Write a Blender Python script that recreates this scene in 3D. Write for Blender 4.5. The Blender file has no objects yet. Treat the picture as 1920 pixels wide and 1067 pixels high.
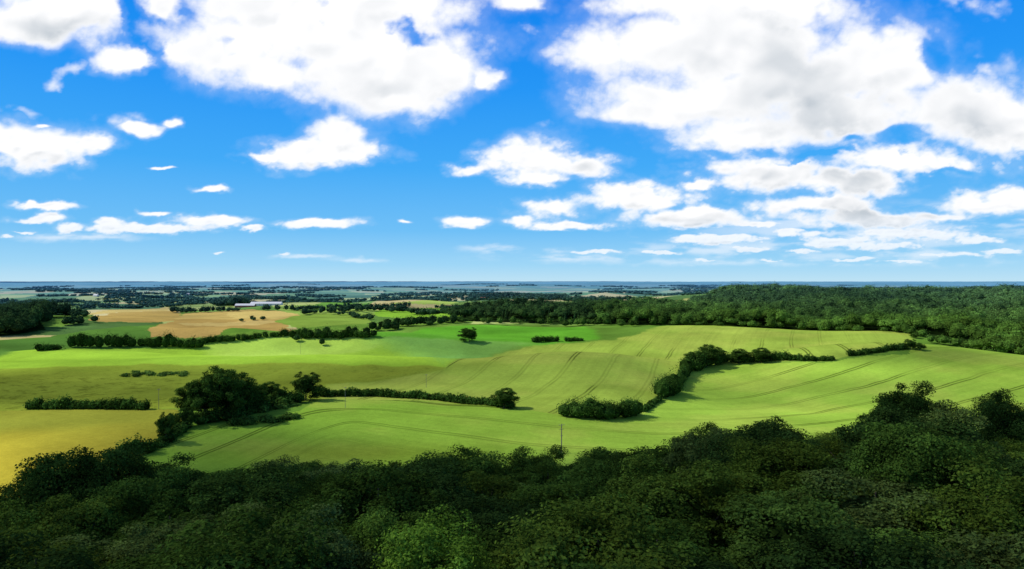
import bpy, math, numpy as np
from mathutils import Vector
scene = bpy.context.scene
scene.view_settings.view_transform = 'Standard'
scene.view_settings.look = 'None'
scene.view_settings.exposure = 0
COL = scene.collection
CAM_Z = 75.0
SUN = np.array([-0.68, 0.12, 0.60]); SUN = SUN/np.linalg.norm(SUN)

# ------------------------------------------------------------ numpy helpers
def sm(a, b, x):
    t = np.clip((x-a)/(b-a), 0, 1); return t*t*(3-2*t)
_tab = np.random.default_rng(11).random((256, 256))
def vnoise(x, y):
    xi = np.floor(x).astype(int); yi = np.floor(y).astype(int)
    fx = x-xi; fy = y-yi
    fx = fx*fx*(3-2*fx); fy = fy*fy*(3-2*fy)
    a = _tab[xi & 255, yi & 255]; b = _tab[(xi+1) & 255, yi & 255]
    c = _tab[xi & 255, (yi+1) & 255]; d = _tab[(xi+1) & 255, (yi+1) & 255]
    return (a*(1-fx)+b*fx)*(1-fy)+(c*(1-fx)+d*fx)*fy
def fbm(x, y, o=4, seed=0.0, gain=.5, billow=False):
    s = 0; a = .5; t = 0
    for i in range(o):
        c, s_ = math.cos(i*1.1+seed), math.sin(i*1.1+seed)
        xr, yr = x*c-y*s_, x*s_+y*c
        v = vnoise(xr*2**i+seed*17.3+i*31.7, yr*2**i+seed*9.1+i*11.9)
        if billow: v = np.sqrt((2*v-1)**2+.004)
        s = s+a*v; t += a; a *= gain
    return s/t
def lin(c):
    c = np.array(c, float)/255
    return np.where(c <= .04045, c/12.92, ((c+.055)/1.055)**2.4)
def alb(*c):
    return lin(c)/1.3

# ------------------------------------------------------------ terrain height
def G(x, y, cx, cy, sx, sy, A):
    return A*np.exp(-((x-cx)/sx)**2*.5*1.0-((y-cy)/sy)**2*.5)
def height(x, y):
    x = np.asarray(x, float); y = np.asarray(y, float)
    d = np.hypot(x, y)+1e-6
    R = 262+105*sm(.1, .5, x/d)
    z = (38+8*sm(.15, .5, x/d)*sm(35, 130, d))*(1-sm(35, R, d))
    z = z+G(x, y, 345, 585, 95, 75, 17)+G(x, y, 240, 860, 95, 65, 16)+G(x, y, 430, 790, 80, 55, 9)
    z = z+G(x, y, -130, 560, 220, 38, 11)+G(x, y, -340, 800, 90, 36, 16)+G(x, y, -170, 400, 70, 60, 7)
    z = z+G(x, y, -480, 450, 160, 100, 8)+G(x, y, -140, 785, 80, 30, 15)+G(x, y, -560, 760, 110, 55, 7)+G(x, y, 10, 350, 60, 38, 4)
    z = z+G(x, y, -420, 640, 100, 32, 11)+G(x, y, 60, 575, 50, 75, 10)+G(x, y, -20, 960, 90, 45, 7)
    z = z-G(x, y, 190, 690, 120, 40, 4)-G(x, y, -60, 680, 170, 38, 7)-G(x, y, 145, 470, 45, 90, 6)-G(x, y, -260, 700, 90, 35, 4)
    z = z+G(x, y, 900, 1750, 900, 450, 34)+G(x, y, 640, 1500, 150, 220, 9)+G(x, y, -820, 1080, 190, 130, 20)+G(x, y, 40, 1180, 200, 100, 7)
    w = sm(260, 420, d)*(1-sm(1000, 1400, d)*.5)
    z = z+w*3.4*np.sin(x/75+1.0)*np.sin(y/62+.6)+w*(fbm(x/60, y/60, 3, 2)-.5)*3.5
    z = z+sm(1100, 1500, d)*(1-sm(3000, 4000, d))*(fbm(x/260, y/260, 2, 9)-.5)*30
    far = sm(1300, 4500, d)
    z = z+far*(fbm(x/1300+5, y/1300, 3, 5)-.42)*62
    z = z+sm(5000, 16000, d)*(fbm(x/6000, y/6000, 3, 8)-.3)*60
    return np.minimum(z, 68)
_ds = np.exp(np.linspace(math.log(30), math.log(50000), 5000))
def survey(u, v, dmin=30):
    """ground point seen along one bearing / depression from the tower top"""
    X = (u-960)/1280.0; S = (v-527)/1280.0
    zz = CAM_Z-S*_ds
    h = height(X*_ds, _ds)
    ok = np.where((zz <= h) & (_ds > dmin))[0]
    i = ok[0] if len(ok) else len(_ds)-1
    return float(X*_ds[i]), float(_ds[i])

# ------------------------------------------------------------ mesh helpers
def make_mesh(name, V, quads=None, tris=None, cols=None, smooth=False):
    me = bpy.data.meshes.new(name)
    nq = 0 if quads is None else len(quads); nt = 0 if tris is None else len(tris)
    me.vertices.add(len(V)); me.vertices.foreach_set("co", np.asarray(V, np.float32).ravel())
    idx = []
    if nq: idx.append(np.asarray(quads, np.int32).ravel())
    if nt: idx.append(np.asarray(tris, np.int32).ravel())
    idx = np.concatenate(idx)
    me.loops.add(len(idx)); me.loops.foreach_set("vertex_index", idx)
    st = np.concatenate([np.arange(nq)*4, nq*4+np.arange(nt)*3]).astype(np.int32)
    me.polygons.add(nq+nt); me.polygons.foreach_set("loop_start", st)
    me.update(calc_edges=True)
    if cols is not None:
        at = me.attributes.new("col", 'FLOAT_COLOR', 'POINT')
        c4 = np.ones((len(V), 4), np.float32); c4[:, :3] = cols
        at.data.foreach_set("color", c4.ravel())
    me.polygons.foreach_set("use_smooth", np.full(nq+nt, smooth))
    return me
def unit(a): return a/(np.linalg.norm(a, axis=-1, keepdims=True)+1e-9)
def leafquads(C, N, s, rng, el=1.0):
    N = unit(N); t = unit(np.cross(N, rng.normal(size=C.shape))); b = np.cross(N, t)
    s = np.asarray(s).reshape(-1, 1)
    V = np.stack([C-t*s*.62*el, C+b*s*.42, C+t*s*.62*el, C-b*s*.42], 1).reshape(-1, 3)
    return V, np.arange(len(V)).reshape(-1, 4)
_p = (1+5**.5)/2
ICO = unit(np.array([(-1,_p,0),(1,_p,0),(-1,-_p,0),(1,-_p,0),(0,-1,_p),(0,1,_p),(0,-1,-_p),(0,1,-_p),(_p,0,-1),(_p,0,1),(-_p,0,-1),(-_p,0,1)], float))
ICOF = np.array([(0,11,5),(0,5,1),(0,1,7),(0,7,10),(0,10,11),(1,5,9),(5,11,4),(11,10,2),(10,7,6),(7,1,8),(3,9,4),(3,4,2),(3,2,6),(3,6,8),(3,8,9),(4,9,5),(2,4,11),(6,2,10),(8,6,7),(9,8,1)])
def crowns(P, r, h, nleaf, ls, colr, rng, conic=False, sq=.5, nvar=.36, cvar=.5):
    P = np.asarray(P, float); N = len(P); r = np.asarray(r, float); h = np.asarray(h, float)
    D = unit(rng.normal(size=(N, nleaf, 3)))
    lowz = D[..., 2] < -.35; D[..., 2] = np.where(lowz, -D[..., 2], D[..., 2])
    rz = h*sq
    if conic:
        t = rng.random((N, nleaf))**1.3; a = rng.random((N, nleaf))*6.283
        rr = r[:, None]*(1-t)*(.8+.35*rng.random((N, nleaf)))+.15
        C = np.stack([np.cos(a)*rr, np.sin(a)*rr, (0.08+.92*t)*h[:, None]], -1)+P[:, None]
        Dn = np.stack([np.cos(a), np.sin(a), np.full_like(a, .5)], -1)
        body = ICO[None]*np.stack([r*.5, r*.5, h*.42], -1)[:, None]+(P+np.stack([0*h, 0*h, h*.42], -1))[:, None]
    else:
        v1 = rng.normal(size=(N, 1, 3)); v2 = rng.normal(size=(N, 1, 3))
        f = 1+.16*np.sin(3.2*(D*v1).sum(-1)+rng.random((N, 1))*6)+.14*np.sin(5*(D*v2).sum(-1))
        f = f*(.84+.26*rng.random((N, nleaf)))
        rad = np.stack([r, r, rz], -1)[:, None]
        cen = P+np.stack([0*h, 0*h, h-rz], -1)
        C = cen[:, None]+D*rad*f[..., None]; Dn = D
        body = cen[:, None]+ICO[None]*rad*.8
    Nn = Dn*1.0+rng.normal(size=D.shape)*nvar+np.array([0, 0, .2])
    ls = np.broadcast_to(np.asarray(ls, float).reshape(-1, 1), (N, nleaf)) if np.ndim(ls) else np.full((N, nleaf), ls)
    V, Q = leafquads(C.reshape(-1, 3), Nn.reshape(-1, 3), (ls*(.7+.6*rng.random((N, nleaf)))).ravel(), rng)
    cl = np.repeat((colr[:, None]*(1-cvar/2+cvar*rng.random((N, nleaf, 1)))).reshape(-1, 3), 4, axis=0)
    B = body.reshape(-1, 3); T = (ICOF[None]+np.arange(N)[:, None, None]*12).reshape(-1, 3)+len(V)
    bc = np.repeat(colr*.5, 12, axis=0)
    return np.vstack([V, B]), Q, T, np.vstack([cl, bc])

# ------------------------------------------------------------ materials
def new_mat(name):
    m = bpy.data.materials.new(name); m.use_nodes = True
    m.node_tree.nodes.clear(); return m, m.node_tree
def foliage_mat(name, trans=.22, gain=1.0):
    m, nt = new_mat(name); n = nt.nodes; l = nt.links
    o = n.new('ShaderNodeOutputMaterial'); a = n.new('ShaderNodeAttribute'); a.attribute_name = 'col'
    oi = n.new('ShaderNodeObjectInfo')
    mu = n.new('ShaderNodeMix'); mu.data_type = 'RGBA'; mu.blend_type = 'MULTIPLY'; mu.inputs[0].default_value = 1
    l.new(a.outputs['Color'], mu.inputs[6]); l.new(oi.outputs['Color'], mu.inputs[7])
    tc = n.new('ShaderNodeNewGeometry'); no = n.new('ShaderNodeTexNoise'); no.inputs['Scale'].default_value = .3; no.inputs['Detail'].default_value = 1
    l.new(tc.outputs['Position'], no.inputs['Vector'])
    mr = n.new('ShaderNodeMapRange'); mr.inputs[1].default_value = .3; mr.inputs[2].default_value = .7
    mr.inputs[3].default_value = .7*gain; mr.inputs[4].default_value = 1.3*gain; l.new(no.outputs[0], mr.inputs[0])
    vm = n.new('ShaderNodeVectorMath'); vm.operation = 'SCALE'; l.new(mu.outputs[2], vm.inputs[0]); l.new(mr.outputs[0], vm.inputs['Scale'])
    df = n.new('ShaderNodeBsdfDiffuse'); tr = n.new('ShaderNodeBsdfTranslucent'); mx = n.new('ShaderNodeMixShader'); mx.inputs[0].default_value = trans
    l.new(vm.outputs[0], df.inputs[0]); l.new(vm.outputs[0], tr.inputs[0]); l.new(df.outputs[0], mx.inputs[1]); l.new(tr.outputs[0], mx.inputs[2])
    l.new(mx.outputs[0], o.inputs[0]); return m
FOL = foliage_mat('foliage'); FOLFAR = foliage_mat('distant_foliage', .1)
def plain_mat(name, c, c2=None, scale=3.0, rough=.8):
    m, nt = new_mat(name); n = nt.nodes; l = nt.links
    o = n.new('ShaderNodeOutputMaterial'); p = n.new('ShaderNodeBsdfPrincipled'); p.inputs['Roughness'].default_value = rough
    no = n.new('ShaderNodeTexNoise'); no.inputs['Scale'].default_value = scale; no.inputs['Detail'].default_value = 6
    r = n.new('ShaderNodeValToRGB'); c2 = c2 or tuple(x*.6 for x in c)
    r.color_ramp.elements[0].position = .35; r.color_ramp.elements[1].position = .65
    r.color_ramp.elements[0].color = (*c2, 1); r.color_ramp.elements[1].color = (*c, 1)
    tc = n.new('ShaderNodeTexCoord'); l.new(tc.outputs['Object'], no.inputs['Vector'])
    l.new(no.outputs[0], r.inputs[0]); l.new(r.outputs[0], p.inputs['Base Color']); l.new(p.outputs[0], o.inputs[0]); return m
BARK = plain_mat('bark', (.10, .075, .05)); WOOD = plain_mat('weathered_wood', (.22, .19, .16)); CERAM = plain_mat('insulator_ceramic', (.35, .3, .27))
WHITE = plain_mat('white_render', (.75, .73, .7), (.6, .58, .55)); BRICK = plain_mat('red_brick', (.35, .12, .08), (.28, .1, .07)); ROOFG = plain_mat('grey_roof', (.55, .56, .58), (.45, .46, .48))
ROOFR = plain_mat('tile_roof', (.32, .12, .08)); GLASS = plain_mat('window_glass', (.04, .05, .07), rough=.2); DOORM = plain_mat('painted_door', (.1, .13, .12))

def meta(o, label, cat, group=None):
    o["label"] = label; o["category"] = cat
    if group: o["group"] = group
def add_obj(name, me, mat=None, parent=None):
    o = bpy.data.objects.new(name, me); COL.objects.link(o)
    if mat and me and len(me.materials) == 0: me.materials.append(mat)
    if parent: o.parent = parent
    return o

# ------------------------------------------------------------ terrain mesh
fine = np.linspace(-.76, .76, 1150)
coarse = np.linspace(.76, 2*math.pi-.76, 70)[1:-1]
AZ = np.concatenate([fine, coarse])
rr = [12.0]
while rr[-1] < 70000:
    d = rr[-1]; rr.append(d*(1+(.02 if d < 200 else .0042 if d < 1500 else .008 if d < 4000 else .014)))
RR = np.array(rr); nr = len(RR); na = len(AZ)
XX = (np.sin(AZ)[None]*RR[:, None]).ravel(); YY = (np.cos(AZ)[None]*RR[:, None]).ravel()
ZZ = height(XX, YY)
def inpoly(px, py, poly):
    r = np.zeros(len(px), bool); n = len(poly)
    for i in range(n):
        x1, y1 = poly[i]; x2, y2 = poly[(i+1) % n]
        c = ((y1 > py) != (y2 > py)) & (px < (x2-x1)*(py-y1)/(y2-y1+1e-12)+x1)
        r ^= c
    return r
DD = np.hypot(XX, YY)
wx = XX+(fbm(XX/18, YY/18, 3, 3)-.5)*7*np.clip(DD/600, .4, 3); wy = YY+(fbm(XX/18, YY/18, 3, 4)-.5)*12*np.clip(DD/600, .4, 3)
C = np.zeros((len(XX), 3)); C[:] = alb(100, 138, 50)
def patch(x, y, s, seed):
    gx = x/s*1.0+.35*y/s+(fbm(x/s/2, y/s/2, 2, seed)-.5)*1.4; gy = y/(s*1.25)-.28*x/s+(fbm(x/s/2+9, y/s/2, 2, seed)-.5)*1.4
    i = np.floor(gx).astype(int); j = np.floor(gy+.37*(i % 3)).astype(int)
    return _tab[(i*37+j*91+seed*13) & 255, (i*53-j*29) & 255]
pal = np.array([alb(122, 156, 70), alb(100, 136, 62), alb(74, 108, 56), alb(150, 180, 84), alb(198, 184, 122), alb(86, 120, 62), alb(112, 152, 68), alb(180, 192, 114), alb(96, 138, 64), alb(210, 198, 142)])
hh = patch(XX, YY, 240, 1); far1 = pal[(hh*9.999).astype(int)]
hh2 = patch(XX, YY, 900, 2); far2 = pal[(hh2*9.999).astype(int)]
m = (DD > 1050)
C[m] = far1[m]
m2 = sm(4000, 9000, DD)[:, None]; C = C*(1-m2)+(far1*.3+far2*.5+alb(110,146,88)*.2)*m2
crop = np.zeros(len(XX)); rough = np.zeros(len(XX))
def S(pts): return [survey(u, v) for u, v in pts]
NEARI = np.where((DD > 230) & (DD < 1700) & (YY > 0))[0]
SOFT = np.random.default_rng(3).normal(size=(10, 2))
def field(pts, col, cr=0, rg=0, world=False, soft=0):
    P_ = pts if world else S(pts)
    m = inpoly(wx, wy, P_)
    if soft:
        a = np.zeros(len(NEARI))
        for q in SOFT: a += inpoly(wx[NEARI]+q[0]*soft, wy[NEARI]+q[1]*soft, P_)
        a = (a/len(SOFT))[:, None]; C[NEARI] = C[NEARI]*(1-a)+alb(*col)*a
    else: C[m] = alb(*col)
    crop[m] = cr; rough[m] = rg; return m
field([(-120,760),(0,640),(110,628),(300,608),(420,634),(150,660),(-120,690)], (92,134,54))
field([(0,600),(160,585),(200,592),(120,612),(0,622)], (112,150,62))
field([(165,601),(200,588),(330,583),(350,600),(280,606)], (188,160,88))
field([(150,592),(190,583),(320,573),(318,583)], (208,186,108))
field([(330,600),(345,587),(470,580),(568,591),(525,601)], (198,172,98))
field([(272,616),(350,598),(530,600),(550,622),(400,636),(285,632)], (186,156,86))
field([(330,606),(470,600),(535,602),(480,610),(360,612)], (206,180,108))
field([(420,586),(520,582),(560,590),(520,598),(440,597)], (212,188,110))
field([(520,602),(570,590),(700,589),(690,608),(560,614)], (134,164,66))
field([(700,590),(720,578),(870,573),(872,590),(850,602)], (140,188,58))
field([(545,628),(560,614),(860,604),(870,612),(700,630)], (112,150,58))
field([(560,585),(600,568),(700,566),(690,577)], (112,162,60))
field([(300,575),(330,566),(440,568),(440,577)], (146,166,74))
field([(720,571),(800,563),(900,563),(850,570)], (176,200,88))
field([(1050,577),(1100,566),(1180,568),(1130,578)], (200,204,108))
field([(1185,572),(1300,557),(1325,559),(1290,566),(1210,576)], (206,206,112))
field([(675,630),(790,616),(900,610),(1100,612),(1125,636),(1000,650),(850,644)], (104,172,48), .3, soft=3)
field([(-150,690),(0,668),(120,655),(370,646),(560,630),(690,632),(850,662),(860,688),(780,694),(500,684),(0,700),(-150,710)], (160,200,62), .2, soft=4)
field([(380,650),(560,630),(680,632),(720,650),(640,664),(430,668)], (178,212,86), .2, soft=9)
mE = field([(680,638),(870,640),(1010,644),(930,668),(840,690),(770,668)], (134,184,82), .3, soft=14)
field([(-150,705),(0,692),(250,684),(500,682),(840,690),(830,700),(620,730),(600,752),(340,768),(-150,772)], (146,162,54), .1, .5, soft=5)
field([(-150,715),(0,705),(240,700),(340,712),(350,765),(-150,772)], (134,148,50), 0, 1, soft=8)
pm = S([(600,752),(612,722),(830,695),(930,664),(1000,648),(1128,640),(1200,627)])+[(250,985),(440,890),(470,800)]+S([(1700,652),(1560,676),(1345,684),(1290,700),(1240,752),(1200,790),(1030,782)])
mM = field(pm, (152,176,68), .7, world=True, soft=2)
mY = field(S([(-150,770),(0,770),(335,768),(348,792),(290,835)])+[(-150,235),(-300,180),(-420,260)], (138,142,50), .3, world=True)
pf = S([(330,800),(470,790),(560,770),(600,750),(820,752),(1040,778),(1200,782),(1250,750),(1290,700),(1345,684),(1560,678),(1700,662)])+[(430,690),(560,640),(700,560),(520,180),(300,110),(60,150),(-60,160),(-160,200),(-150,240)]
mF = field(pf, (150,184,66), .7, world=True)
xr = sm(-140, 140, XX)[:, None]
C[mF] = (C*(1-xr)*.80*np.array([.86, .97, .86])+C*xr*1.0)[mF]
drift = fbm(XX/80, YY/60, 4, 12)[:, None]
near = (DD < 1300)[:, None]
C = np.where(near, C*(.64+.72*drift), C)
mm = (mM | mF)
yel = sm(.42, .72, fbm(XX/50, YY/34, 4, 21))[:, None]
C[mm] = (C*(1-.28*yel)+alb(188, 192, 88)*.28*yel)[mm]
g = np.exp(-((XX+70)/50)**2-((YY-292)/16)**2)[:, None]*.8
C = C*(1-g)+alb(112,130,40)*g
yb = (sm(350, 275, YY+(drift[:, 0]-.5)*40)*mY)[:, None]; C = C*(1-yb)+alb(208,190,62)*(.85+.3*drift)*yb
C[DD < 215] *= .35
FOREST = [(-95,1095),(120,1060),(250,985),(440,885),(462,790),(474,715),(490,650),(540,600),(800,560),(1200,900),(2300,1800),(2600,2500),(1000,2450),(640,1900),(400,1470),(150,1290),(-85,1240)]
LWOOD = [(-1000,880),(-660,885),(-635,930),(-700,1010),(-720,1110),(-1000,1150)]
for P_ in (FOREST, LWOOD):
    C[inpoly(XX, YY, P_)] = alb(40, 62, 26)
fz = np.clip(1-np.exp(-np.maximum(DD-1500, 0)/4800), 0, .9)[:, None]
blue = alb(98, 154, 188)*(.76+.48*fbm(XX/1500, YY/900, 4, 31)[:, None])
C = C*(1-fz)+blue*fz  # aerial haze painted into the ground colour, bluer with distance
gx = np.arange(-400, 800, 5.0)
gg = np.interp(gx, [-400,-165,-125,-108,-85,20,70,144,331,800], [150,190,265,340,368,322,318,345,442,700])
k = np.exp(-np.linspace(-2.5, 2.5, 15)**2); k /= k.sum(); gg = np.convolve(np.pad(gg, 7, mode='edge'), k, 'valid')
gd = np.gradient(gg, 5.0)
tF = (YY-np.interp(XX, gx, gg))/np.sqrt(1+np.interp(XX, gx, gd)**2)
tM = XX*.94-YY*.34+8*np.sin(YY/90)
tram = np.where(mF, tF, np.where(mM, tM, XX*.5+YY*.86))
tstr = .3+.8*sm(.42, .58, fbm(XX/70, YY/70, 2, 91))
fw = .5+.45*np.maximum(sm(-60, -100, XX), sm(60, 140, XX))
tmask = ((mF*(DD > 230)).astype(float)*fw+mM*(1-.7*sm(660, 800, YY)))*tstr
V = np.stack([XX, YY, ZZ], 1)
V = np.vstack([V, [[0, 0, 38.0]]])
i = np.arange(nr-1)[:, None]*na; j = np.arange(na)[None]; j2 = (j+1) % na
Q = np.stack([i+j, i+j2, i+na+j2, i+na+j], -1).reshape(-1, 4)[:, ::-1]
T = np.stack([np.arange(na), (np.arange(na)+1) % na, np.full(na, nr*na)], -1)
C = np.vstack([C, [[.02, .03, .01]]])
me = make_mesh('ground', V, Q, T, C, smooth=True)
for nm, arr in (('tram', tram), ('tmask', tmask), ('rough', rough), ('crop', crop)):
    at = me.attributes.new(nm, 'FLOAT', 'POINT'); at.data.foreach_set('value', np.append(arr, 0).astype(np.float32))
gm, nt = new_mat('field_ground'); n = nt.nodes; l = nt.links
def attr(nm):
    a = n.new('ShaderNodeAttribute'); a.attribute_name = nm; return a
def mth(op, a, b=None, c=None, tree=None, clamp=False):
    tr = tree or nt; x = tr.nodes.new('ShaderNodeMath'); x.operation = op; x.use_clamp = clamp
    for k_, v_ in enumerate((a, b, c)):
        if v_ is None: continue
        if isinstance(v_, (int, float)): x.inputs[k_].default_value = v_
        else: tr.links.new(v_, x.inputs[k_])
    return x.outputs[0]
def noise(vec, sc, det=4, rg=.55, tree=None, dim='3D'):
    tr = tree or nt; x = tr.nodes.new('ShaderNodeTexNoise'); x.noise_dimensions = dim
    x.inputs['Scale'].default_value = sc; x.inputs['Detail'].default_value = det; x.inputs['Roughness'].default_value = rg
    tr.links.new(vec, x.inputs['Vector']); return x
out = n.new('ShaderNodeOutputMaterial'); geo = n.new('ShaderNodeNewGeometry'); pos = geo.outputs['Position']
ca = attr('col'); ta = attr('tram'); tmk = attr('tmask'); ra = attr('rough'); cra = attr('crop')
n1 = noise(pos, .03, 4).outputs[0]; n2 = noise(pos, .35, 4, .65).outputs[0]; n3 = noise(pos, 2.2, 2, .6).outputs[0]
cmb = n.new('ShaderNodeCombineXYZ'); l.new(ta.outputs['Fac'], cmb.inputs[0])
sx = n.new('ShaderNodeSeparateXYZ'); l.new(pos, sx.inputs[0]); l.new(mth('MULTIPLY', mth('ADD', sx.outputs[0], sx.outputs[1]), .03), cmb.inputs[1])
st = noise(cmb.outputs[0], .25, 3, .6).outputs[0]
f1 = mth('MULTIPLY_ADD', n1, .5, .75); f2 = mth('MULTIPLY_ADD', n2, .45, .77); f3 = mth('MULTIPLY_ADD', n3, .5, .75)
f4 = mth('MULTIPLY_ADD', mth('MULTIPLY', mth('SUBTRACT', st, .5), cra.outputs['Fac']), .5, 1.0)
F_ = mth('MULTIPLY', mth('MULTIPLY', f1, f2), mth('MULTIPLY', f3, f4))
tw = mth('MULTIPLY_ADD', n1, 3.0, ta.outputs['Fac'])
fr = mth('MULTIPLY', mth('FRACT', mth('DIVIDE', tw, 30.0)), 30.0)
d1 = mth('ABSOLUTE', mth('SUBTRACT', fr, 10.5)); d2 = mth('ABSOLUTE', mth('SUBTRACT', fr, 13.2))
dm = mth('MINIMUM', d1, d2)
ln = mth('SUBTRACT', 1.15, mth('DIVIDE', dm, .95), clamp=True)
brk = mth('MULTIPLY_ADD', n2, 1.6, .15, clamp=True)
ln = mth('MULTIPLY', mth('MULTIPLY', ln, brk), tmk.outputs['Fac'])
F_ = mth('MULTIPLY', F_, mth('SUBTRACT', 1.0, mth('MULTIPLY', ln, .66)))
rs = mth('MULTIPLY', mth('MULTIPLY_ADD', noise(pos, .12, 5, .7).outputs[0], 7.0, -3.6, clamp=True), ra.outputs['Fac'])
F_ = mth('MULTIPLY', F_, mth('SUBTRACT', 1.0, mth('MULTIPLY', rs, .45)))
vs = n.new('ShaderNodeVectorMath'); vs.operation = 'SCALE'; l.new(ca.outputs['Color'], vs.inputs[0]); l.new(F_, vs.inputs['Scale'])
bp = n.new('ShaderNodeBump'); bp.inputs['Strength'].default_value = .4; bp.inputs['Distance'].default_value = .6; l.new(n2, bp.inputs['Height'])
df = n.new('ShaderNodeBsdfDiffuse'); l.new(vs.outputs[0], df.inputs[0]); l.new(bp.outputs[0], df.inputs['Normal']); l.new(df.outputs[0], out.inputs[0])
ground = add_obj('ground', me, gm); ground["kind"] = "structure"

# ------------------------------------------------------------ woods (uncountable masses)
rng = np.random.default_rng(5)
def scatter(poly, s0, s1, lim=.82, wb=90):
    xs = [p[0] for p in poly]; ys = [p[1] for p in poly]
    out = []
    y = min(ys)-40
    while y < max(ys)+40:
        s = np.interp(y, [700, 2500], [s0, s1])
        x = np.arange(min(xs)-40, max(xs)+40, s); x = x+rng.uniform(-.45, .45, len(x))*s+rng.random()*s
        yy = y+rng.uniform(-.45, .45, len(x))*s
        out.append(np.stack([x, yy], 1)); y += s*.87
    P = np.vstack(out)
    wob = np.stack([(fbm(P[:, 0]/40, P[:, 1]/40, 3, 71)-.5)*wb, (fbm(P[:, 0]/40, P[:, 1]/40, 3, 72)-.5)*wb], 1)
    P = P[inpoly(P[:, 0]+wob[:, 0], P[:, 1]+wob[:, 1], poly)]
    return P[np.abs(P[:, 0]) < lim*P[:, 1]]
def haze(c, d):  # distance haze mixed into the tree base colours
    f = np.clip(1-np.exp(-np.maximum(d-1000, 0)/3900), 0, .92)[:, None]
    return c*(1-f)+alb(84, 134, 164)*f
def merge(parts):
    Vs, Qs, Ts, Cs = [], [], [], []; o = 0
    for v, q, t, c in parts:
        Vs.append(v); Qs.append(q+o); Ts.append(t+o); Cs.append(c); o += len(v)
    return np.vstack(Vs), np.vstack(Qs), np.vstack(Ts), np.vstack(Cs)
def wood_parts(P, rmin, rmax, hmin, hmax, nleaf, col, conic=None, ls=None, sq=.36):
    x, y = P[:, 0], P[:, 1]; z = height(x, y); d = np.hypot(x, y)
    big = fbm(x/45, y/45, 3, 33)
    r = rng.uniform(rmin, rmax, len(P))*(.7+.6*big); h = rng.uniform(hmin, hmax, len(P))*(.4+1.2*big)
    t = rng.random(len(P))[:, None]**1.3; kind = sm(.4, .6, fbm(x/130, y/130, 3, 44))[:, None]
    cc = alb(*col)*(.6+.85*t)*(.8+.4*kind)+np.array([.012, .010, 0])*rng.random((len(P), 1))*kind
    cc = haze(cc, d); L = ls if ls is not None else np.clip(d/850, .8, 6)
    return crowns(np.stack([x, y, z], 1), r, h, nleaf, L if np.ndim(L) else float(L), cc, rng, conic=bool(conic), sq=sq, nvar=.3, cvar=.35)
P = scatter(FOREST, 12, 16.5)
con = ((P[:, 0] < 110) & (rng.random(len(P)) < .3)) | ((fbm(P[:, 0]/120, P[:, 1]/120, 3, 7) > .68) & (P[:, 1] > 1300))
near_ = np.hypot(P[:, 0], P[:, 1]) < 1200
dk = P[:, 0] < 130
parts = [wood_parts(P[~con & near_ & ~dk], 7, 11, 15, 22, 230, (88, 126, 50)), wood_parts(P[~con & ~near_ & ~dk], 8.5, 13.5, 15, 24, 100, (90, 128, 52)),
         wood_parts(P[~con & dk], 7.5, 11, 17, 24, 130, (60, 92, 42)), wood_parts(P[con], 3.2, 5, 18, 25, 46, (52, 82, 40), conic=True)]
ed = []
for a, b in zip(FOREST[:8], FOREST[1:8]):
    a, b = np.array(a, float), np.array(b, float); nn = int(np.linalg.norm(b-a)/7); t = rng.random(nn)[:, None]; ed.append(a+(b-a)*t+rng.normal(size=(nn, 2))*[9, 16]-[4, 10])
parts.append(wood_parts(np.vstack(ed), 4, 7.5, 6, 13, 90, (84, 122, 48), sq=.5))
print('forest trees', len(P))
o = add_obj('wood', make_mesh('wood', *merge(parts)), FOL); o["kind"] = "stuff"; meta(o, "dense green mixed wood covering a low hill", "wood")
P = scatter(LWOOD, 11, 12, wb=50)
o = add_obj('wood', make_mesh('wood', *merge([wood_parts(P, 7, 11, 16, 27, 130, (64, 96, 46), sq=.42)])), FOL); o["kind"] = "stuff"; meta(o, "dark broadleaf wood at the edge of the fields", "wood")
pts = []
def belt(u1, v1, u2, v2, width, hm):
    a = np.array(survey(u1, v1)); b = np.array(survey(u2, v2)); L = np.linalg.norm(b-a)
    nn = int(max(6, L/6)*max(1, width/14)); t = rng.random(nn)[:, None]
    p = a+(b-a)*t+rng.normal(size=(nn, 2))*[width*.3, width*.5]
    pts.append((p, hm))
for b in [(320,586,560,583,14,13),(570,590,770,586,22,14),(640,578,770,576,20,12),(425,573,450,573,40,22),(0,566,150,568,30,13),(90,590,150,596,20,12),
          (150,580,300,572,18,8),(560,583,640,577,15,11),(455,600,492,600,14,8),(860,604,700,622,24,14),(700,626,560,634,18,11),(880,562,1060,562,90,16),
          (700,563,860,558,40,14),(1060,566,1180,562,40,12),(520,562,640,562,25,12),(200,560,330,558,30,12),(640,590,700,600,12,10),
          (780,590,870,590,22,14),(820,578,900,583,16,10),(1090,590,1160,590,30,14),(300,566,420,563,14,9),(120,610,165,606,20,14)]:
    belt(*b)
parts = []
for p, hm in pts:
    d = np.hypot(p[:, 0], p[:, 1]); z = height(p[:, 0], p[:, 1])
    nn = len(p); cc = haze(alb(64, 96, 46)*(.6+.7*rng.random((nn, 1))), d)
    parts.append(crowns(np.c_[p, z], rng.uniform(.35, .6, nn)*hm, rng.uniform(.55, 1.15, nn)*hm, 40, np.clip(d/700, 1, 5), cc, rng))
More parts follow.
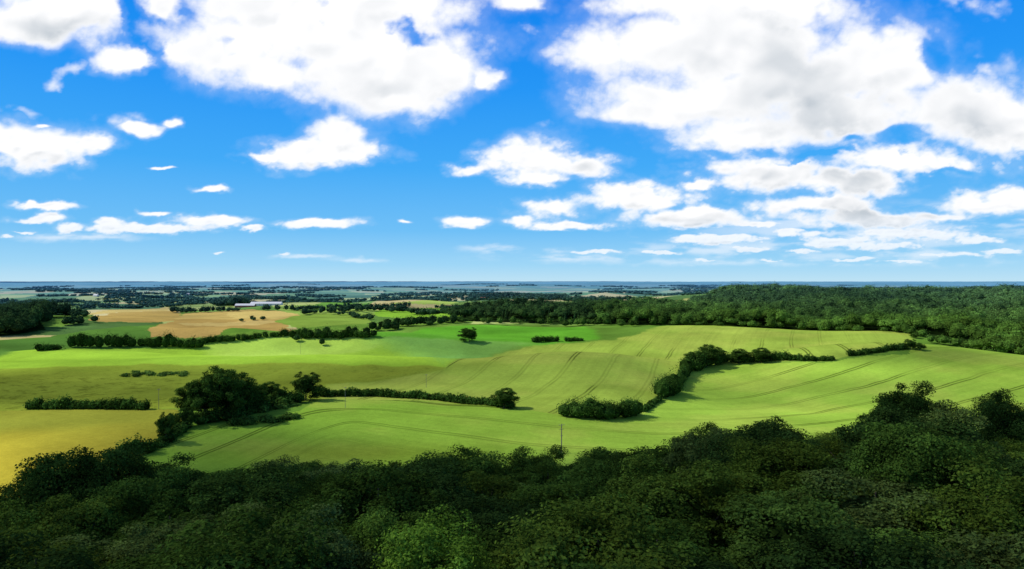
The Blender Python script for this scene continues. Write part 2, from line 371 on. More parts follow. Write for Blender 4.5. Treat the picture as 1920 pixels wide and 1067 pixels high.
for _ in range(230):
    d = math.exp(rng.uniform(math.log(2000), math.log(10000))); a = rng.uniform(-.8, .8); x0 = a*d
    if inpoly(np.array([x0]), np.array([d]), FOREST)[0]: continue
    L = rng.uniform(40, 240)*(1+d/6000); W = rng.uniform(10, 40)*(1+d/3000); nn = int(np.clip(L/8, 8, 60))
    th = rng.normal()*.5
    q = np.c_[rng.uniform(-.5, .5, nn)*L, rng.normal(size=nn)*W*.5]
    p = np.c_[x0+q[:, 0]*math.cos(th)-q[:, 1]*math.sin(th), d+q[:, 0]*math.sin(th)+q[:, 1]*math.cos(th)]
    dd = np.hypot(p[:, 0], p[:, 1]); z = height(p[:, 0], p[:, 1]); sc = 1+d/14000
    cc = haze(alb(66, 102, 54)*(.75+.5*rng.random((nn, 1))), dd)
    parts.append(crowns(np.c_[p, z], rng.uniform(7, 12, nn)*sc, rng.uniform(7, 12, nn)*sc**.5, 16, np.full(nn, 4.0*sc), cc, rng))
o = add_obj('distant_woodland', make_mesh('distant_woodland', *merge(parts)), FOLFAR); o["kind"] = "stuff"; meta(o, "far copses and tree belts between farmland fields", "woodland")

# ------------------------------------------------------------ hedges
HC = (68, 102, 40)
def hedge(pts, hm, rm, label, jit=1.5, col=HC, name='hedge', cat='hedge', nleaf=110, ls=.8, dens=.62):
    W = [np.array(survey(u, v)) for u, v in pts]; P = []; step = rm*dens
    for a, b in zip(W[:-1], W[1:]):
        nn = max(1, int(np.linalg.norm(b-a)/step))
        for k_ in range(nn): P.append(a+(b-a)*k_/nn+rng.uniform(-1.3, 1.3, 2)*jit)
    P.append(W[-1]); P = np.array(P); z = height(P[:, 0], P[:, 1]); nn = len(P)
    sc = .45+1.05*fbm(np.arange(nn)*.23+pts[0][0], np.zeros(nn)+.5, 3, 3)
    sr = .85+.3*rng.random(nn); sc = sc*rng.uniform(.8, 1.15, nn)
    cc = alb(*col)*(.6+.8*rng.random((nn, 1)))
    base = W[0]
    z0 = float(height(base[0], base[1]))
    Vv, Qq, Tt, Cc = crowns(np.c_[P-base, z-z0-.5], rm*sr, hm*sc, nleaf, ls, cc, rng, sq=.55)
    o = add_obj(name, make_mesh(name, Vv, Qq, Tt, Cc), FOL); o.location = (base[0], base[1], z0); meta(o, label, cat)
    return o
hedge([(130,652),(250,650),(375,652)], 12.5, 5.2, "tall dark overgrown hedge between green fields", 2.5)
hedge([(378,644),(470,636),(545,629)], 7, 3.5, "dark hedge along the edge of a ripe field", 2)
hedge([(550,633),(620,634),(690,633)], 10, 4.8, "thick dark hedge at a light green field", 2.5)
hedge([(55,767),(160,767),(275,768)], 5.5, 2.4, "low straight hedge beside a yellow field", .6)
hedge([(600,744),(700,743),(820,750),(960,766)], 4.8, 2.4, "long narrow dark hedge dividing two crop fields", .7)
hedge([(1065,781),(1110,784),(1160,783),(1192,779)], 10, 5.3, "dense rounded thicket in a dip of the crop fields", 2.6, nleaf=220, dens=.36, ls=.6)
hedge([(1206,772),(1225,757),(1236,750)], 3, 1.7, "thin low bushes along a field boundary", .6)
hedge([(1244,746),(1264,736)], 13, 6.5, "tall rounded bush clump on a field boundary", 2.2, nleaf=260, dens=.3, ls=.65)
hedge([(1266,730),(1278,715),(1290,700)], 7, 3.4, "low bushes along a curving field boundary", 1, nleaf=120, dens=.5)
hedge([(1290,697),(1320,686),(1348,682)], 12, 6, "dark bushy trees along a curving field boundary", 3, nleaf=180, dens=.5)
hedge([(1352,680),(1420,678),(1475,676)], 8, 4.2, "dark bushy hedge along a curving field boundary", 2, nleaf=140, dens=.6)
hedge([(1480,676),(1530,677),(1560,676)], 4, 2.3, "low ragged hedge behind the hill field", 1.2)
hedge([(1592,668),(1640,662),(1700,654)], 4.8, 2.5, "low ragged hedge behind the hill field", 1)
hedge([(1000,642),(1025,641),(1045,640)], 7, 3.4, "small clump of bushes in a bright green field", 1)
hedge([(1062,640),(1090,639)], 5, 2.8, "small clump of bushes in a bright green field", 1)
hedge([(72,658),(108,656)], 8, 4.5, "small round bush in a green field", 1)
hedge([(240,703),(290,702),(345,702)], 2.2, 3, "patch of pale green reeds in a meadow", 3.5, col=(110,142,60), name='reed_patch', cat='reeds')
hedge([(430,795),(480,792),(552,785)], 3.4, 3.2, "scrubby bushes around a hollow in the field", 3, col=(78,112,46), name='scrub', cat='bushes')
hedge([(440,780),(500,772),(555,760)], 2.8, 3.0, "scrubby bushes around a hollow in the field", 2, col=(88,122,50), name='scrub', cat='bushes')
hedge([(340,790),(400,792),(480,770),(560,755)], 7, 4.4, "dark bushes beneath a group of tall trees", 3.5, name='scrub', cat='bushes', nleaf=130)
hedge([(345,805),(325,818),(300,838)], 4, 2.8, "bushes along the edge of a yellow field", 1.5, name='scrub', cat='bushes')
hedge([(285,845),(245,855),(222,862)], 6, 3.5, "bushes along the edge of a yellow field", 1.5, name='scrub', cat='bushes')
hedge([(590,740),(615,743)], 5, 3, "small bushes beside a round tree", 1, name='scrub', cat='bushes')

# ------------------------------------------------------------ trees with trunks, limbs and leafy crowns
def tube(a, b, ra, rb, seg=7):
    a = np.array(a, float); b = np.array(b, float); ax = unit(b-a); s = unit(np.cross(ax, [.3, .5, .81])); t = np.cross(ax, s)
    an = np.arange(seg)/seg*2*math.pi; ring = np.cos(an)[:, None]*s+np.sin(an)[:, None]*t
    V = np.vstack([a+ring*ra, b+ring*rb]); k_ = np.arange(seg); k2 = (k_+1) % seg
    return V, np.stack([k_, k2, k2+seg, k_+seg], 1)
def tubes(lst):
    Vs, Qs = [], []; o = 0
    for t in lst:
        v, q = tube(*t); Vs.append(v); Qs.append(q+o); o += len(v)
    return np.vstack(Vs), np.vstack(Qs)
def tree_meshes(seed, R=5.6, H=18.0, base=3.5, nl=46, n=42000, leaf=.20):
    r = np.random.default_rng(seed)
    cz = (H+base)/2; rz = (H-base)/2
    k_ = np.arange(nl)+.5; ph = np.arccos(1-1.75*k_/nl); th = k_*2.39996+r.random()*6
    D = np.stack([np.sin(ph)*np.cos(th), np.sin(ph)*np.sin(th), np.cos(ph)], 1)+r.normal(size=(nl, 3))*.25
    D = unit(D); f = r.uniform(.45, 1.0, nl)
    wv = np.array([R, R, rz]); LC = D*wv*f[:, None]; LC[:, 2] += cz
    a1, a2 = r.uniform(0, 6.28, 2); an = np.arctan2(D[:, 1], D[:, 0]); lop = 1+.2*np.cos(an-a1)+.15*np.cos(2*an-a2); LC[:, :2] *= lop[:, None]
    lr = R*r.uniform(.13, .36, nl); lt = r.uniform(.75, 1.25, nl)
    w = lr**2; idx = r.choice(nl, n, p=w/w.sum())
    d = unit(r.normal(size=(n, 3))+D[idx]*.45+[0, 0, .3])
    rad = lr[idx]*(.42+.75*r.random(n)**.6)
    sp = unit(r.normal(size=(nl, 14, 3))); near = (d[:, None]*sp[idx]).sum(-1).max(1)
    rad = rad*(.55+.8*sm(.68, 1.0, near))
    Pn = LC[idx]+d*rad[:, None]*[1, 1, .75]
    q = (Pn-[0, 0, cz])/wv; keep = (np.linalg.norm(q, axis=1) > .4); Pn, d, idx = Pn[keep], d[keep], idx[keep]
    N = d*.65+r.normal(size=d.shape)*.45+[0, 0, .4]
    V1, Q1 = leafquads(Pn, N, leaf*(.6+.8*r.random(len(Pn))), r, 1.2)
    c1 = np.repeat((lt[idx]*(.74+.52*r.random(len(Pn))))[:, None]*np.array([1, 1, 1]), 4, 0)
    yl = np.repeat(r.random(len(Pn))[:, None], 4, 0); c1 = c1*(1+yl*[.3, .12, 0])
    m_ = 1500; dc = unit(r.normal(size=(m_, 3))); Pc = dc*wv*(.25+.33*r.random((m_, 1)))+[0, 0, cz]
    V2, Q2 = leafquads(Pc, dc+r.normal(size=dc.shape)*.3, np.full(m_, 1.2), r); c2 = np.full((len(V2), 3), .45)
    crown = make_mesh('crown', np.vstack([V1, V2]), np.vstack([Q1, Q2+len(V1)]), None, np.vstack([c1, c2]))
    crown.materials.append(FOL)
    L = [((0, 0, -1), (.1, 0, base), .42, .33), ((.1, 0, base), (0, .15, H*.55), .33, .2), ((0, .15, H*.55), (.1, 0, H*.88), .2, .05)]
    for q_ in r.choice(nl, 12, replace=False):
        z0 = r.uniform(base*.8, H*.6); a0 = np.array([.05, .05, z0]); L.append((a0, a0+(LC[q_]-a0)*.5+[0, 0, .4], .15, .09)); L.append((a0+(LC[q_]-a0)*.5+[0, 0, .4], LC[q_], .09, .03))
    tv, tq = tubes(L); trunk = make_mesh('trunk', tv, tq, None, None, True); trunk.materials.append(BARK)
    return crown, trunk
VAR = [tree_meshes(100+s, R=rng.uniform(5.0, 6.4), H=18, base=rng.uniform(2.5, 5.0), nl=int(rng.integers(40, 76))) for s in range(9)]
NV = len(VAR)
VAR += [tree_meshes(200+s, R=5.8, H=18, base=.3, nl=60, n=16000, leaf=.40) for s in range(3)]
ntree = 0
def tree(x, y, hgt, wid, var, color, label, group=None, sink=0.0):
    global ntree; ntree += 1
    z = float(height(x, y)); e = bpy.data.objects.new('tree', None); COL.objects.link(e); e.empty_display_size = 1
    e.location = (x, y, z-sink); e.rotation_euler = (0, 0, rng.uniform(0, 6.28)); e.scale = (wid/11.5, wid/11.5, hgt/18.0)
    meta(e, label, "tree", group)
    for nm, mesh in (('crown', VAR[var][0]), ('trunk', VAR[var][1])):
        c = bpy.data.objects.new(nm, mesh); COL.objects.link(c); c.parent = e
        if nm == 'crown': c.color = (*color, 1)
def tc_(c, j=.0): return tuple(float(q) for q in np.clip(alb(*c)*(1+j), 0, 1))
def tpx(u, v, hgt, wid, col, label, group=None, dmin=30):
    x, y = survey(u, v, dmin); tree(x, y, hgt, wid, int(rng.integers(NV, NV+3)), tc_(col), label, group)
TC = (64, 96, 38)
for u, v, h_, w_ in [(358,778,16,13),(385,788,24,17),(420,786,25,18),(452,776,21,16),(405,770,23,16),(478,768,15,12),(508,757,12,12),(525,755,9,9)]:
    tpx(u, v, h_, w_, TC, "large dark oak in a tight group between fields", "oaks standing in a tight group")
tpx(573, 750, 16.5, 15, (58, 88, 36), "round dark tree standing at a field edge")
tpx(945, 766, 11, 12, TC, "small round tree at the end of a hedge")
tpx(880, 641, 16, 18, TC, "solitary round tree in a bright green field")
tpx(310, 828, 13, 8, TC, "narrow dark tree beside a yellow field")
tpx(350, 800, 9, 8, TC, "small dark tree beside a yellow field")
tpx(1708, 656, 9, 8, TC, "small dark tree on the crest of a field")
tpx(1725, 657, 6, 7, TC, "small dark tree on the crest of a field")
for u, v, h_ in [(1303,693,15),(1325,688,18),(1342,684,15),(1385,681,12),(1425,680,12)]: tpx(u, v, h_, 15, TC, "bushy tree on a curving field boundary", "trees along a field boundary")
def bearing(u, d): return (u-960)/1280*d, d
NT = [(1660,170,20.5,13,(56,86,34)),(1752,168,20.5,13,(56,86,34)),(1706,176,26,15.5,(56,86,34)),(1885,158,24,14,(54,82,34)),(1940,156,22.5,14,(54,82,34)),
      (1400,176,17,12,(56,84,34)),(1455,174,18,14,(56,84,34)),(840,58,17.2,12,(108,152,52)),(585,63,17,12.5,(84,112,58)),(1690,62,13,15,(84,118,46)),
      (740,70,16,11,(84,118,44)),(150,112,25,16,(58,88,36)),(235,118,22,15,(58,88,36)),(80,112,23,15,(56,84,34)),(25,106,19,14,(56,84,34)),(330,132,21,15,(58,88,36)),
      (1480,70,15,16,(80,112,46)),(1230,66,15.5,16,(74,106,40)),(1080,90,17,18,(74,106,40)),(480,90,18,18,(62,92,38)),(1880,80,14,17,(74,106,44))]
for u, d, h_, w_, c in NT:
    x, y = bearing(u, d); tree(x, y, h_, w_, int(rng.integers(0, NV)), tc_(c), "broad leafy tree rising above a dark wood", "broadleaf trees of the wood below the tower")
placed = [bearing(q[0], q[1]) for q in NT]
for _ in range(14000):
    d = math.sqrt(rng.uniform(34**2, 250**2)); a = rng.uniform(-.70, .70); x, y = d*math.sin(a), d*math.cos(a)
    if d > .77*(262+80*float(sm(.1, .55, x/d)))-8*math.sin(a*9): continue
    s = 9.6
    if min((x-p[0])**2+(y-p[1])**2 for p in placed) < s*s: continue
    if ntree > 290: break
    placed.append((x, y))
    sp = rng.random(); c = (66, 96, 36) if sp < .4 else (54, 82, 36) if sp < .65 else (82, 108, 38) if sp < .9 else (88, 112, 54)
    hh_ = rng.uniform(12.0, 19.5)
    if d > 160: hh_ *= .95
    if a > .30 and d > 118: hh_ *= .70
    tree(x, y, hh_, rng.uniform(12.5, 18), int(rng.integers(0, NV)), tc_(c, rng.uniform(-.25, .35)), "broadleaf tree in a dense shaded wood", "broadleaf trees of the wood below the tower")
print('TREES', ntree)

# ------------------------------------------------------------ utility poles
def box(cx, cy, cz, sx_, sy_, sz_):
    v = np.array([(x, y, z) for x in (-.5, .5) for y in (-.5, .5) for z in (-.5, .5)])*[sx_, sy_, sz_]+[cx, cy, cz]
    q = np.array([(0,1,3,2),(4,6,7,5),(0,4,5,1),(2,3,7,6),(0,2,6,4),(1,5,7,3)]); return v, q
def joinq(lst):
    Vs, Qs = [], []; o = 0
    for v, q in lst: Vs.append(v); Qs.append(q+o); o += len(v)
    return np.vstack(Vs), np.vstack(Qs)
def upole(u, v, H, double, label):
    x, y = survey(u, v); e = bpy.data.objects.new('utility_pole', None); COL.objects.link(e); e.location = (x, y, float(height(x, y))); e.rotation_euler = (0, 0, .25)
    meta(e, label, "utility pole")
    r0 = .26 if double else .12
    vv, qq = tube((0, 0, -.5), (0, 0, H), r0, r0*.62, 10); add_obj('post', make_mesh('post', vv, qq, None, None, True), WOOD, e)
    aw = 2.6 if double else 1.6; yo = -r0*.62-.09
    L = [box(0, yo, H-.5, aw, .14, .12)]
    if double: L += [box(0, yo, H-2.2, aw*.8, .14, .16), box(0, yo, H-5.0, 1.2, .14, .14)]
    vv, qq = joinq(L); add_obj('crossarm', make_mesh('crossarm', vv, qq), WOOD, e)
    for px in (-aw*.45, aw*.12, aw*.45):
        vv, qq = joinq([tube((px, yo, H-.44), (px, yo, H-.1), .05, .09, 8), tube((px, yo, H-.1), (px, yo, H+.05), .09, .03, 8)])
        add_obj('insulator', make_mesh('insulator', vv, qq), CERAM, e)
upole(1053, 850, 12.5, True, "wooden power pole with three crossarms in a green field")
for u, v, h_ in [(647,765,11.5),(799,727,9),(563,664,11),(297,768,11)]:
    upole(u, v, h_, False, "thin wooden power pole standing in a field")

# ------------------------------------------------------------ farm buildings
def house(u, v, rot, L, W, Hw, Hr, wm, rm, label, name='farmhouse', cat='house', nwin=4, dx=0, chim=True, at=None):
    x, y = at if at else survey(u, v); e = bpy.data.objects.new(name, None); COL.objects.link(e)
    e.location = (x+dx, y, float(height(x+dx, y))-.2); e.rotation_euler = (0, 0, rot); meta(e, label, cat)
    h = Hw; a, b = L/2, W/2
    Vw = [(-a,-b,0),(a,-b,0),(a,b,0),(-a,b,0),(-a,-b,h),(a,-b,h),(a,b,h),(-a,b,h),(-a,0,h+Hr),(a,0,h+Hr)]
    add_obj('wall', make_mesh('wall', Vw, [(0,1,5,4),(2,3,7,6)], [(0,4,8),(0,8,3),(3,8,7),(1,9,5),(1,2,9),(2,6,9)]), wm, e)
    o_ = .5; s = Hr/b
    def slab(sg):
        p = [(-a-o_, sg*(b+o_), h-o_*s+.06), (a+o_, sg*(b+o_), h-o_*s+.06), (a+o_, 0, h+Hr+.06), (-a-o_, 0, h+Hr+.06)]
        v_ = np.array(p+[(q[0], q[1], q[2]+.22) for q in p]); return v_, np.array([(0,1,2,3),(4,5,6,7),(0,1,5,4),(1,2,6,5),(2,3,7,6),(3,0,4,7)])
    vv, qq = joinq([slab(-1), slab(1)]); ro = add_obj('roof', make_mesh('roof', vv, qq), rm, e)
    if chim:
        vv, qq = box(a*.4, 0, h+Hr+.4, .8, .8, 1.6); add_obj('chimney', make_mesh('chimney', vv, qq), BRICK, ro)
    vv, qq = box(0, -b-.02, 1.1, 1.2 if chim else 4, .1, 2.1 if chim else 3.0); add_obj('door', make_mesh('door', vv, qq), DOORM, e)
    for k_ in range(nwin):
        xx = -a+L*(k_+.5)/nwin
        if abs(xx) < 2.4: xx += 3
        vv, qq = box(xx, -b-.02, h*.55, 1.5, .1, 1.3); add_obj('window', make_mesh('window', vv, qq), GLASS, e)
bx, by = survey(500, 573)
house(0,0,.03,72,18,5,4, WHITE, ROOFG, "long white barn with a pale grey roof among trees", 'barn', 'barn', 8, chim=False, at=(bx,by))
house(0,0,.05,44,16,4.5,4, BRICK, ROOFG, "long red brick barn with grey roof beside a white barn", 'barn', 'barn', 6, chim=False, at=(bx-36,by-36))
for u, v, wm, rm in [(250,552,WHITE,ROOFR),(352,553,WHITE,ROOFG),(590,566,WHITE,ROOFR),(905,562,WHITE,ROOFR),(820,560,WHITE,ROOFG),(1010,556,WHITE,ROOFR),(180,556,WHITE,ROOFG),(455,560,WHITE,ROOFR)]:
    house(u, v, rng.uniform(-.5,.5), 22, 10, 4.5, 4, wm, rm, "small farmhouse with gabled roof among distant fields")

# ------------------------------------------------------------ unseen cloud sheet added overhead, shaped to shade the wood and some fields
CZ = 1500.0; off = SUN[:2]/SUN[2]*CZ
gx_ = np.linspace(-1500, 1900, 260); gy_ = np.linspace(-500, 2650, 240)
GX, GY = np.meshgrid(gx_, gy_); gxx, gyy = GX.ravel(), GY.ravel(); gd_ = np.hypot(gxx, gyy)
nz = fbm(gxx/90, gyy/90, 4, 41)-.5
az = gxx/np.maximum(gd_, 1)
edge = 266+50*sm(-.15, -.5, az)*sm(-.62, -.5, az)+nz*90
Dn = (.87-.28*sm(.5, .75, fbm(gxx/45, gyy/45, 2, 43)))*(1-sm(edge-28, edge+32, gd_))
for hx, hy, hr, ha in [(-9, 55, 15, .55), (-22, 62, 12, .25), (42, 62, 22, .25), (75, 80, 25, .25)]:
    Dn = Dn*(1-ha*np.exp(-((gxx-hx+50*SUN[0]/SUN[2])**2+(gyy-hy+50*SUN[1]/SUN[2])**2)/hr**2))  # gaps put in the sheet to let sun onto chosen crowns
def sh(u, v, ru, rv, a):
    global Dn
    x, y = survey(u, v); e_ = ((gxx-x)/ru)**2+((gyy-y)/rv)**2
    Dn = np.maximum(Dn, a*sm(2.0, .1, e_+nz*1.1))
sh(180, 738, 170, 45, .45); sh(560, 708, 190, 36, .4); sh(800, 655, 80, 45, .35); sh(420, 850, 70, 40, .65); sh(1745, 664, 60, 26, .5); sh(300, 672, 120, 20, .25)
sh(60, 640, 150, 60, .3); sh(880, 720, 70, 60, .25); sh(560, 650, 50, 20, .2); sh(960, 618, 120, 40, .25); sh(1150, 700, 60, 60, .25); sh(1480, 740, 80, 34, .25); sh(700, 700, 80, 24, .3)
sh(1080, 660, 70, 70, .3); sh(1700, 730, 60, 30, .25)
ff = fbm(gxx/260, gyy/260, 4, 51)
Dn = np.maximum(Dn, .35*sm(.54, .68, ff)*sm(1000, 1200, gyy))
ed = np.minimum.reduce([sm(gx_[0], gx_[0]+150, gxx), sm(gx_[-1], gx_[-1]-150, gxx), sm(gy_[0], gy_[0]+100, gyy), sm(gy_[-1], gy_[-1]-200, gyy)])
Dn = Dn*ed
bulge = 60*(fbm(gxx/120, gyy/120, 3, 61)-.5)
Vc = np.stack([gxx+off[0], gyy+off[1], CZ+bulge], 1); nx_ = len(gx_); ny_ = len(gy_)
i = np.arange(ny_-1)[:, None]*nx_; j = np.arange(nx_-1)[None]
me = make_mesh('cloud', Vc, np.stack([i+j, i+j+1, i+nx_+j+1, i+nx_+j], -1).reshape(-1, 4), smooth=True)
at = me.attributes.new('dens', 'FLOAT', 'POINT'); at.data.foreach_set('value', Dn.astype(np.float32))
cm, nt = new_mat('cloud_shade_sheet'); n = nt.nodes; l = nt.links
o_ = n.new('ShaderNodeOutputMaterial'); a_ = n.new('ShaderNodeAttribute'); a_.attribute_name = 'dens'
t_ = n.new('ShaderNodeBsdfTransparent'); d_ = n.new('ShaderNodeBsdfDiffuse'); d_.inputs[0].default_value = (.9, .9, .92, 1)
x_ = n.new('ShaderNodeMixShader'); l.new(a_.outputs['Fac'], x_.inputs[0]); l.new(t_.outputs[0], x_.inputs[1]); l.new(d_.outputs[0], x_.inputs[2]); l.new(x_.outputs[0], o_.inputs[0])
cl = add_obj('cloud', me, cm); cl["kind"] = "structure"  # sheet added out of view for the shadows it casts

# ------------------------------------------------------------ sky: Nishita world + distant cloud backdrop all round the horizon
STOPS = [(0, (190, 226, 244)), (.05, (160, 215, 247)), (.16, (112, 192, 247)), (.36, (68, 171, 248)), (.62, (38, 150, 246)), (.84, (22, 136, 241)), (1, (10, 118, 230))]
def sky_ramp(v):
    r = n.new('ShaderNodeValToRGB'); l.new(v, r.inputs[0]); er = r.color_ramp.elements
    er[0].position = 0; er[0].color = (*lin(STOPS[0][1]), 1); er[1].position = 1; er[1].color = (*lin(STOPS[-1][1]), 1)
    for p_, c_ in STOPS[1:-1]:
        e = er.new(p_); e.color = (*lin(c_), 1)
    return r.outputs[0]
w = bpy.data.worlds.new("World"); scene.world = w; w.use_nodes = True
nt = w.node_tree; n = nt.nodes; l = nt.links; n.clear()
wo = n.new('ShaderNodeOutputWorld'); bg = n.new('ShaderNodeBackground'); l.new(bg.outputs[0], wo.inputs[0])
sky = n.new('ShaderNodeTexSky'); sky.sky_type = 'NISHITA'; sky.sun_disc = False
sky.sun_elevation = math.asin(SUN[2]); sky.sun_rotation = math.atan2(SUN[0], SUN[1])
l.new(sky.outputs[0], bg.inputs[0]); bg.inputs[1].default_value = .15

RS = 76000.0
zrow = np.concatenate([[-.01], np.arange(-.002, .47, .00135), np.linspace(.475, .62, 20)]); nz_ = len(zrow)
SXd = np.sin(AZ)[None]*np.ones((nz_, 1)); SYd = np.cos(AZ)[None]*np.ones((nz_, 1)); SZd = zrow[:, None]*np.ones((1, na))
ay = np.maximum(np.abs(SYd), .25)
Xs = (SXd/ay+np.where(SYd < 0, .37, 0)).ravel(); Zs = np.maximum(SZd/ay, 0).ravel()
BANDS = [(7.0, 1.25), (15.0, 1.7), (36.0, 2.6)]
wA = sm(.16, .27, Zs); wC = sm(.105, .06, Zs); wB = 1-wA-wC
def bn(fn):
    return sum(wt*fn(Xs*f, Zs*f*asp) for wt, (f, asp) in zip((wA, wB, wC), BANDS))
AMP = wA*.050+wB*.024+wC*.009
w1 = bn(lambda x, y: fbm(x*1.3, y*1.3, 7, 1.3, .54))-.5
w2 = bn(lambda x, y: fbm(x*1.3+40, y*1.3, 7, 2.7, .54))-.5
W2 = bn(lambda x, y: fbm(x*1.0, y*1.0, 7, 3.9, .55))-.5
W2s = bn(lambda x, y: fbm(x*.9+11, y*.9, 3, 7.7, .45))-.5
bl1 = bn(lambda x, y: fbm(x*1.7, y*1.7, 7, 5.1, .56, billow=True))-.42
px = Xs+w1*AMP*1.9; pz = Zs+w2*AMP*1.2
BL = [(120,22,170,46),(205,14,50,42),(40,45,90,32),(330,15,38,18),(252,112,44,22),
 (610,60,215,88),(440,105,112,56),(700,125,158,78),(820,140,86,50),(560,145,150,42),(700,10,150,60),(905,155,22,22),(740,186,76,22),(490,15,95,38),(350,98,44,20),
 (955,4,46,20),(1300,80,205,96),(1110,115,98,58),(1500,150,225,98),(1640,120,100,74),(1290,185,200,48),(1560,225,185,50),(1420,255,130,30),
 (1820,220,118,62),(1910,230,95,64),(1190,10,100,32),(1450,326,105,32),(1600,342,110,26),(1700,299,125,24),(1230,222,100,20),(1400,10,190,50),
 (75,275,115,36),(165,272,55,14),(30,255,60,26),(262,243,42,12),(320,235,16,10),(90,230,16,4),
 (590,287,112,26),(632,258,50,28),(660,290,46,20),(500,292,46,8),(1000,300,85,34),(1075,312,76,20),(880,315,46,13),(1000,335,56,15),
 (1190,370,105,23),(1030,397,66,18),(1060,425,86,7),(975,418,28,8),(1315,347,28,11),(395,348,28,6),(90,390,60,6.5),(70,411,55,7.5),(295,400,26,6),(390,414,75,12),
 (270,430,120,7.5),(205,420,28,8),(130,428,28,9),(470,427,24,4),(605,418,70,8),(762,417,10,4),(875,416,40,9),(1300,412,125,17),(1340,450,86,10),(1540,383,105,17),
 (1630,410,135,18),(1850,385,115,17),(1900,370,60,14),(1480,435,30,9),(1700,437,115,14),(1560,455,60,8),(1830,450,42,7),(1650,462,80,7),(1125,472,40,3),
 (410,474,12,2.5),(532,478,10,2.5),(15,445,13,4),(45,435,19,3.5),(1240,474,40,3.5),(1400,466,40,4),(1780,478,70,3.5),(300,317,18,4),
 (1440,487,30,2.5),(1600,485,40,2.5),(1880,472,40,4),(1520,440,24,8),(1610,448,24,6),(1750,405,60,8),(1420,420,40,7),(1320,488,26,2.5),(1700,490,40,2.5),(1500,472,34,3.5)]
def blobs(X_, Z_, lst, k=.12, gx=1.12, gz=1.15):
    acc = np.zeros(len(X_))
    for (u, v, rx, ry) in lst:
        dd_ = np.sqrt(((X_-(u-960)/1280)/(rx*gx/1280))**2+((Z_-(527-v)/1280)/(ry*gz/1280))**2)
        acc += np.exp(-np.minimum(dd_, 6)/k)
    return -k*np.log(acc+1e-24)
A_ = blobs(px, pz, BL); B_ = blobs(px-AMP*.2, pz+AMP*.55, BL)
HOLES = [(415,95,18,18),(605,45,30,12),(757,70,28,16),(1595,268,16,9),(1690,262,40,11),(1765,330,50,8),(1540,302,60,5),(285,60,16,70),(1745,130,26,40)]
H_ = blobs(Xs+w1*AMP*2.5, Zs+w2*AMP*2.5, HOLES)
Fb = np.minimum(1-A_, .75)
Ff = Fb+W2*.85+bl1*.85-.6*sm(1.7, .1, H_)
inter = sm(.10, .75, Ff)
def puff(ox, oy): return bn(lambda x, y: fbm(x*1.4+ox, y*1.4+oy, 3, 6.3, .42, billow=True))
sl = np.clip((puff(.0, .0)-puff(-.10, .15))*1.1, -.25, .25)
und = sm(0, .6, A_-B_)
GR = [(1330,185,250,50),(1560,220,220,60),(1450,110,150,50),(1560,330,190,26),(1650,400,200,30),(1800,240,100,30),(640,160,150,25),(1300,415,110,10),(120,45,110,20),(1100,315,60,12),(1700,180,120,40)]
gb = blobs(px, pz, GR, .25, 1, 1)
pg = sm(1.6, .1, gb)*sm(-.3, .25, W2s)
sh_ = np.clip((und*.38+sl*.55+.02+pg*.55)*inter, 0, 1)
HZ = [(1640,430,330,50),(1400,470,260,16),(1750,478,220,14),(925,468,60,9),(1080,484,160,7),(680,488,60,5),(1020,470,60,5),(570,482,60,4),(140,445,120,8),(1860,400,120,30),(1500,490,400,8)]
hzb = blobs(px, pz, HZ, .2, 1, 1)
str_ = fbm(Xs*14, Zs*95, 5, 8.8, .55)-.5
vl = sm(1.5, .2, hzb)*sm(-.16, .22, str_+W2*.5)*.65
WS = [(1000,205,34,44),(965,85,26,34),(925,210,16,12),(240,235,70,22),(1850,15,70,22),(1870,135,70,26),(160,118,40,14),(1330,350,40,14),(30,205,60,10),(820,205,60,20),(330,60,40,40),(900,40,50,40)]
wsb = blobs(Xs+w1*AMP*3, Zs+w2*AMP*3, WS, .2, 1, 1)
vl = np.maximum(vl, sm(1.5, .2, wsb)*sm(-.05, .3, W2*1.2+bl1*.9)*.75)
Vd = np.stack([(SXd*RS).ravel(), (SYd*RS).ravel(), (CAM_Z+SZd*RS).ravel()], 1)
i = np.arange(nz_-1)[:, None]*na; j = np.arange(na)[None]; j2 = (j+1) % na
me = make_mesh('sky', Vd, np.stack([i+j, i+j2, i+na+j2, i+na+j], -1).reshape(-1, 4), smooth=True)
for nm, arr in (('cloud', Ff), ('shade', sh_), ('veil', vl)):
    at = me.attributes.new(nm, 'FLOAT', 'POINT'); at.data.foreach_set('value', arr.astype(np.float32))
sm_, nt = new_mat('sky_and_cloud'); n = nt.nodes; l = nt.links
def maprange(v, a, b, c, d, st='SMOOTHSTEP'):
    x = n.new('ShaderNodeMapRange'); x.interpolation_type = st; l.new(v, x.inputs[0])
    for k_, q_ in zip((1, 2, 3, 4), (a, b, c, d)): x.inputs[k_].default_value = q_
    return x.outputs[0]
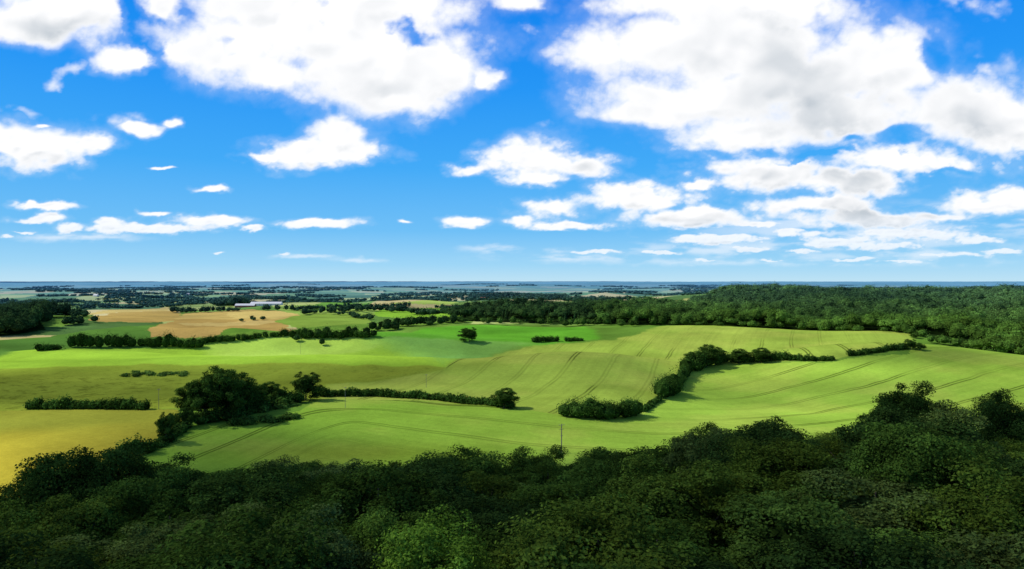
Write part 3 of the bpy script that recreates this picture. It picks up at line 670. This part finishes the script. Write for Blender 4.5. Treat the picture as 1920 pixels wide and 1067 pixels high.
geo = n.new('ShaderNodeNewGeometry'); sp = n.new('ShaderNodeSeparateXYZ'); l.new(geo.outputs['Position'], sp.inputs[0])
E = mth('DIVIDE', mth('SUBTRACT', sp.outputs[2], CAM_Z), RS)
rampo = sky_ramp(mth('MULTIPLY', E, 2.2, clamp=True))
Fa = attr('cloud').outputs['Fac']; Sa = attr('shade').outputs['Fac']; Va = attr('veil').outputs['Fac']
fn = noise(geo.outputs['Position'], .0011, 3, .6).outputs[0]
Fn = mth('ADD', Fa, mth('MULTIPLY', mth('SUBTRACT', fn, .5), .14))
core = maprange(Fn, -.22, .42, 0, 1); veil = maprange(Fn, -.5, .2, 0, .18)
dens = mth('MAXIMUM', mth('MAXIMUM', core, veil), Va)
cc = n.new('ShaderNodeMix'); cc.data_type = 'RGBA'; cc.inputs[6].default_value = (1.04, 1.04, 1.05, 1); cc.inputs[7].default_value = (.34, .42, .50, 1); l.new(Sa, cc.inputs[0])
hz = mth('MULTIPLY', dens, maprange(E, .0, .09, .5, 1.0, 'LINEAR'))
fin = n.new('ShaderNodeMix'); fin.data_type = 'RGBA'; l.new(hz, fin.inputs[0]); l.new(rampo, fin.inputs[6]); l.new(cc.outputs[2], fin.inputs[7])
em = n.new('ShaderNodeEmission'); l.new(fin.outputs[2], em.inputs[0]); oo = n.new('ShaderNodeOutputMaterial'); l.new(em.outputs[0], oo.inputs[0])
sm_.cycles.emission_sampling = 'NONE'
sk = add_obj('sky', me, sm_); sk["kind"] = "structure"

# ------------------------------------------------------------ sun and camera
sd = bpy.data.lights.new('sun', 'SUN'); sd.energy = 4.8; sd.angle = math.radians(.5); sd.color = (1, .95, .86)
so = bpy.data.objects.new('sun', sd); COL.objects.link(so); so.rotation_euler = Vector(SUN).to_track_quat('Z', 'Y').to_euler()
cd = bpy.data.cameras.new('camera'); cd.lens = 24; cd.sensor_width = 36; cd.clip_end = 200000; cd.clip_start = .5
co = bpy.data.objects.new('camera', cd); COL.objects.link(co); co.location = (0, 0, CAM_Z); co.rotation_euler = (math.radians(90)-math.atan(6.5/1280), 0, 0)
scene.camera = co
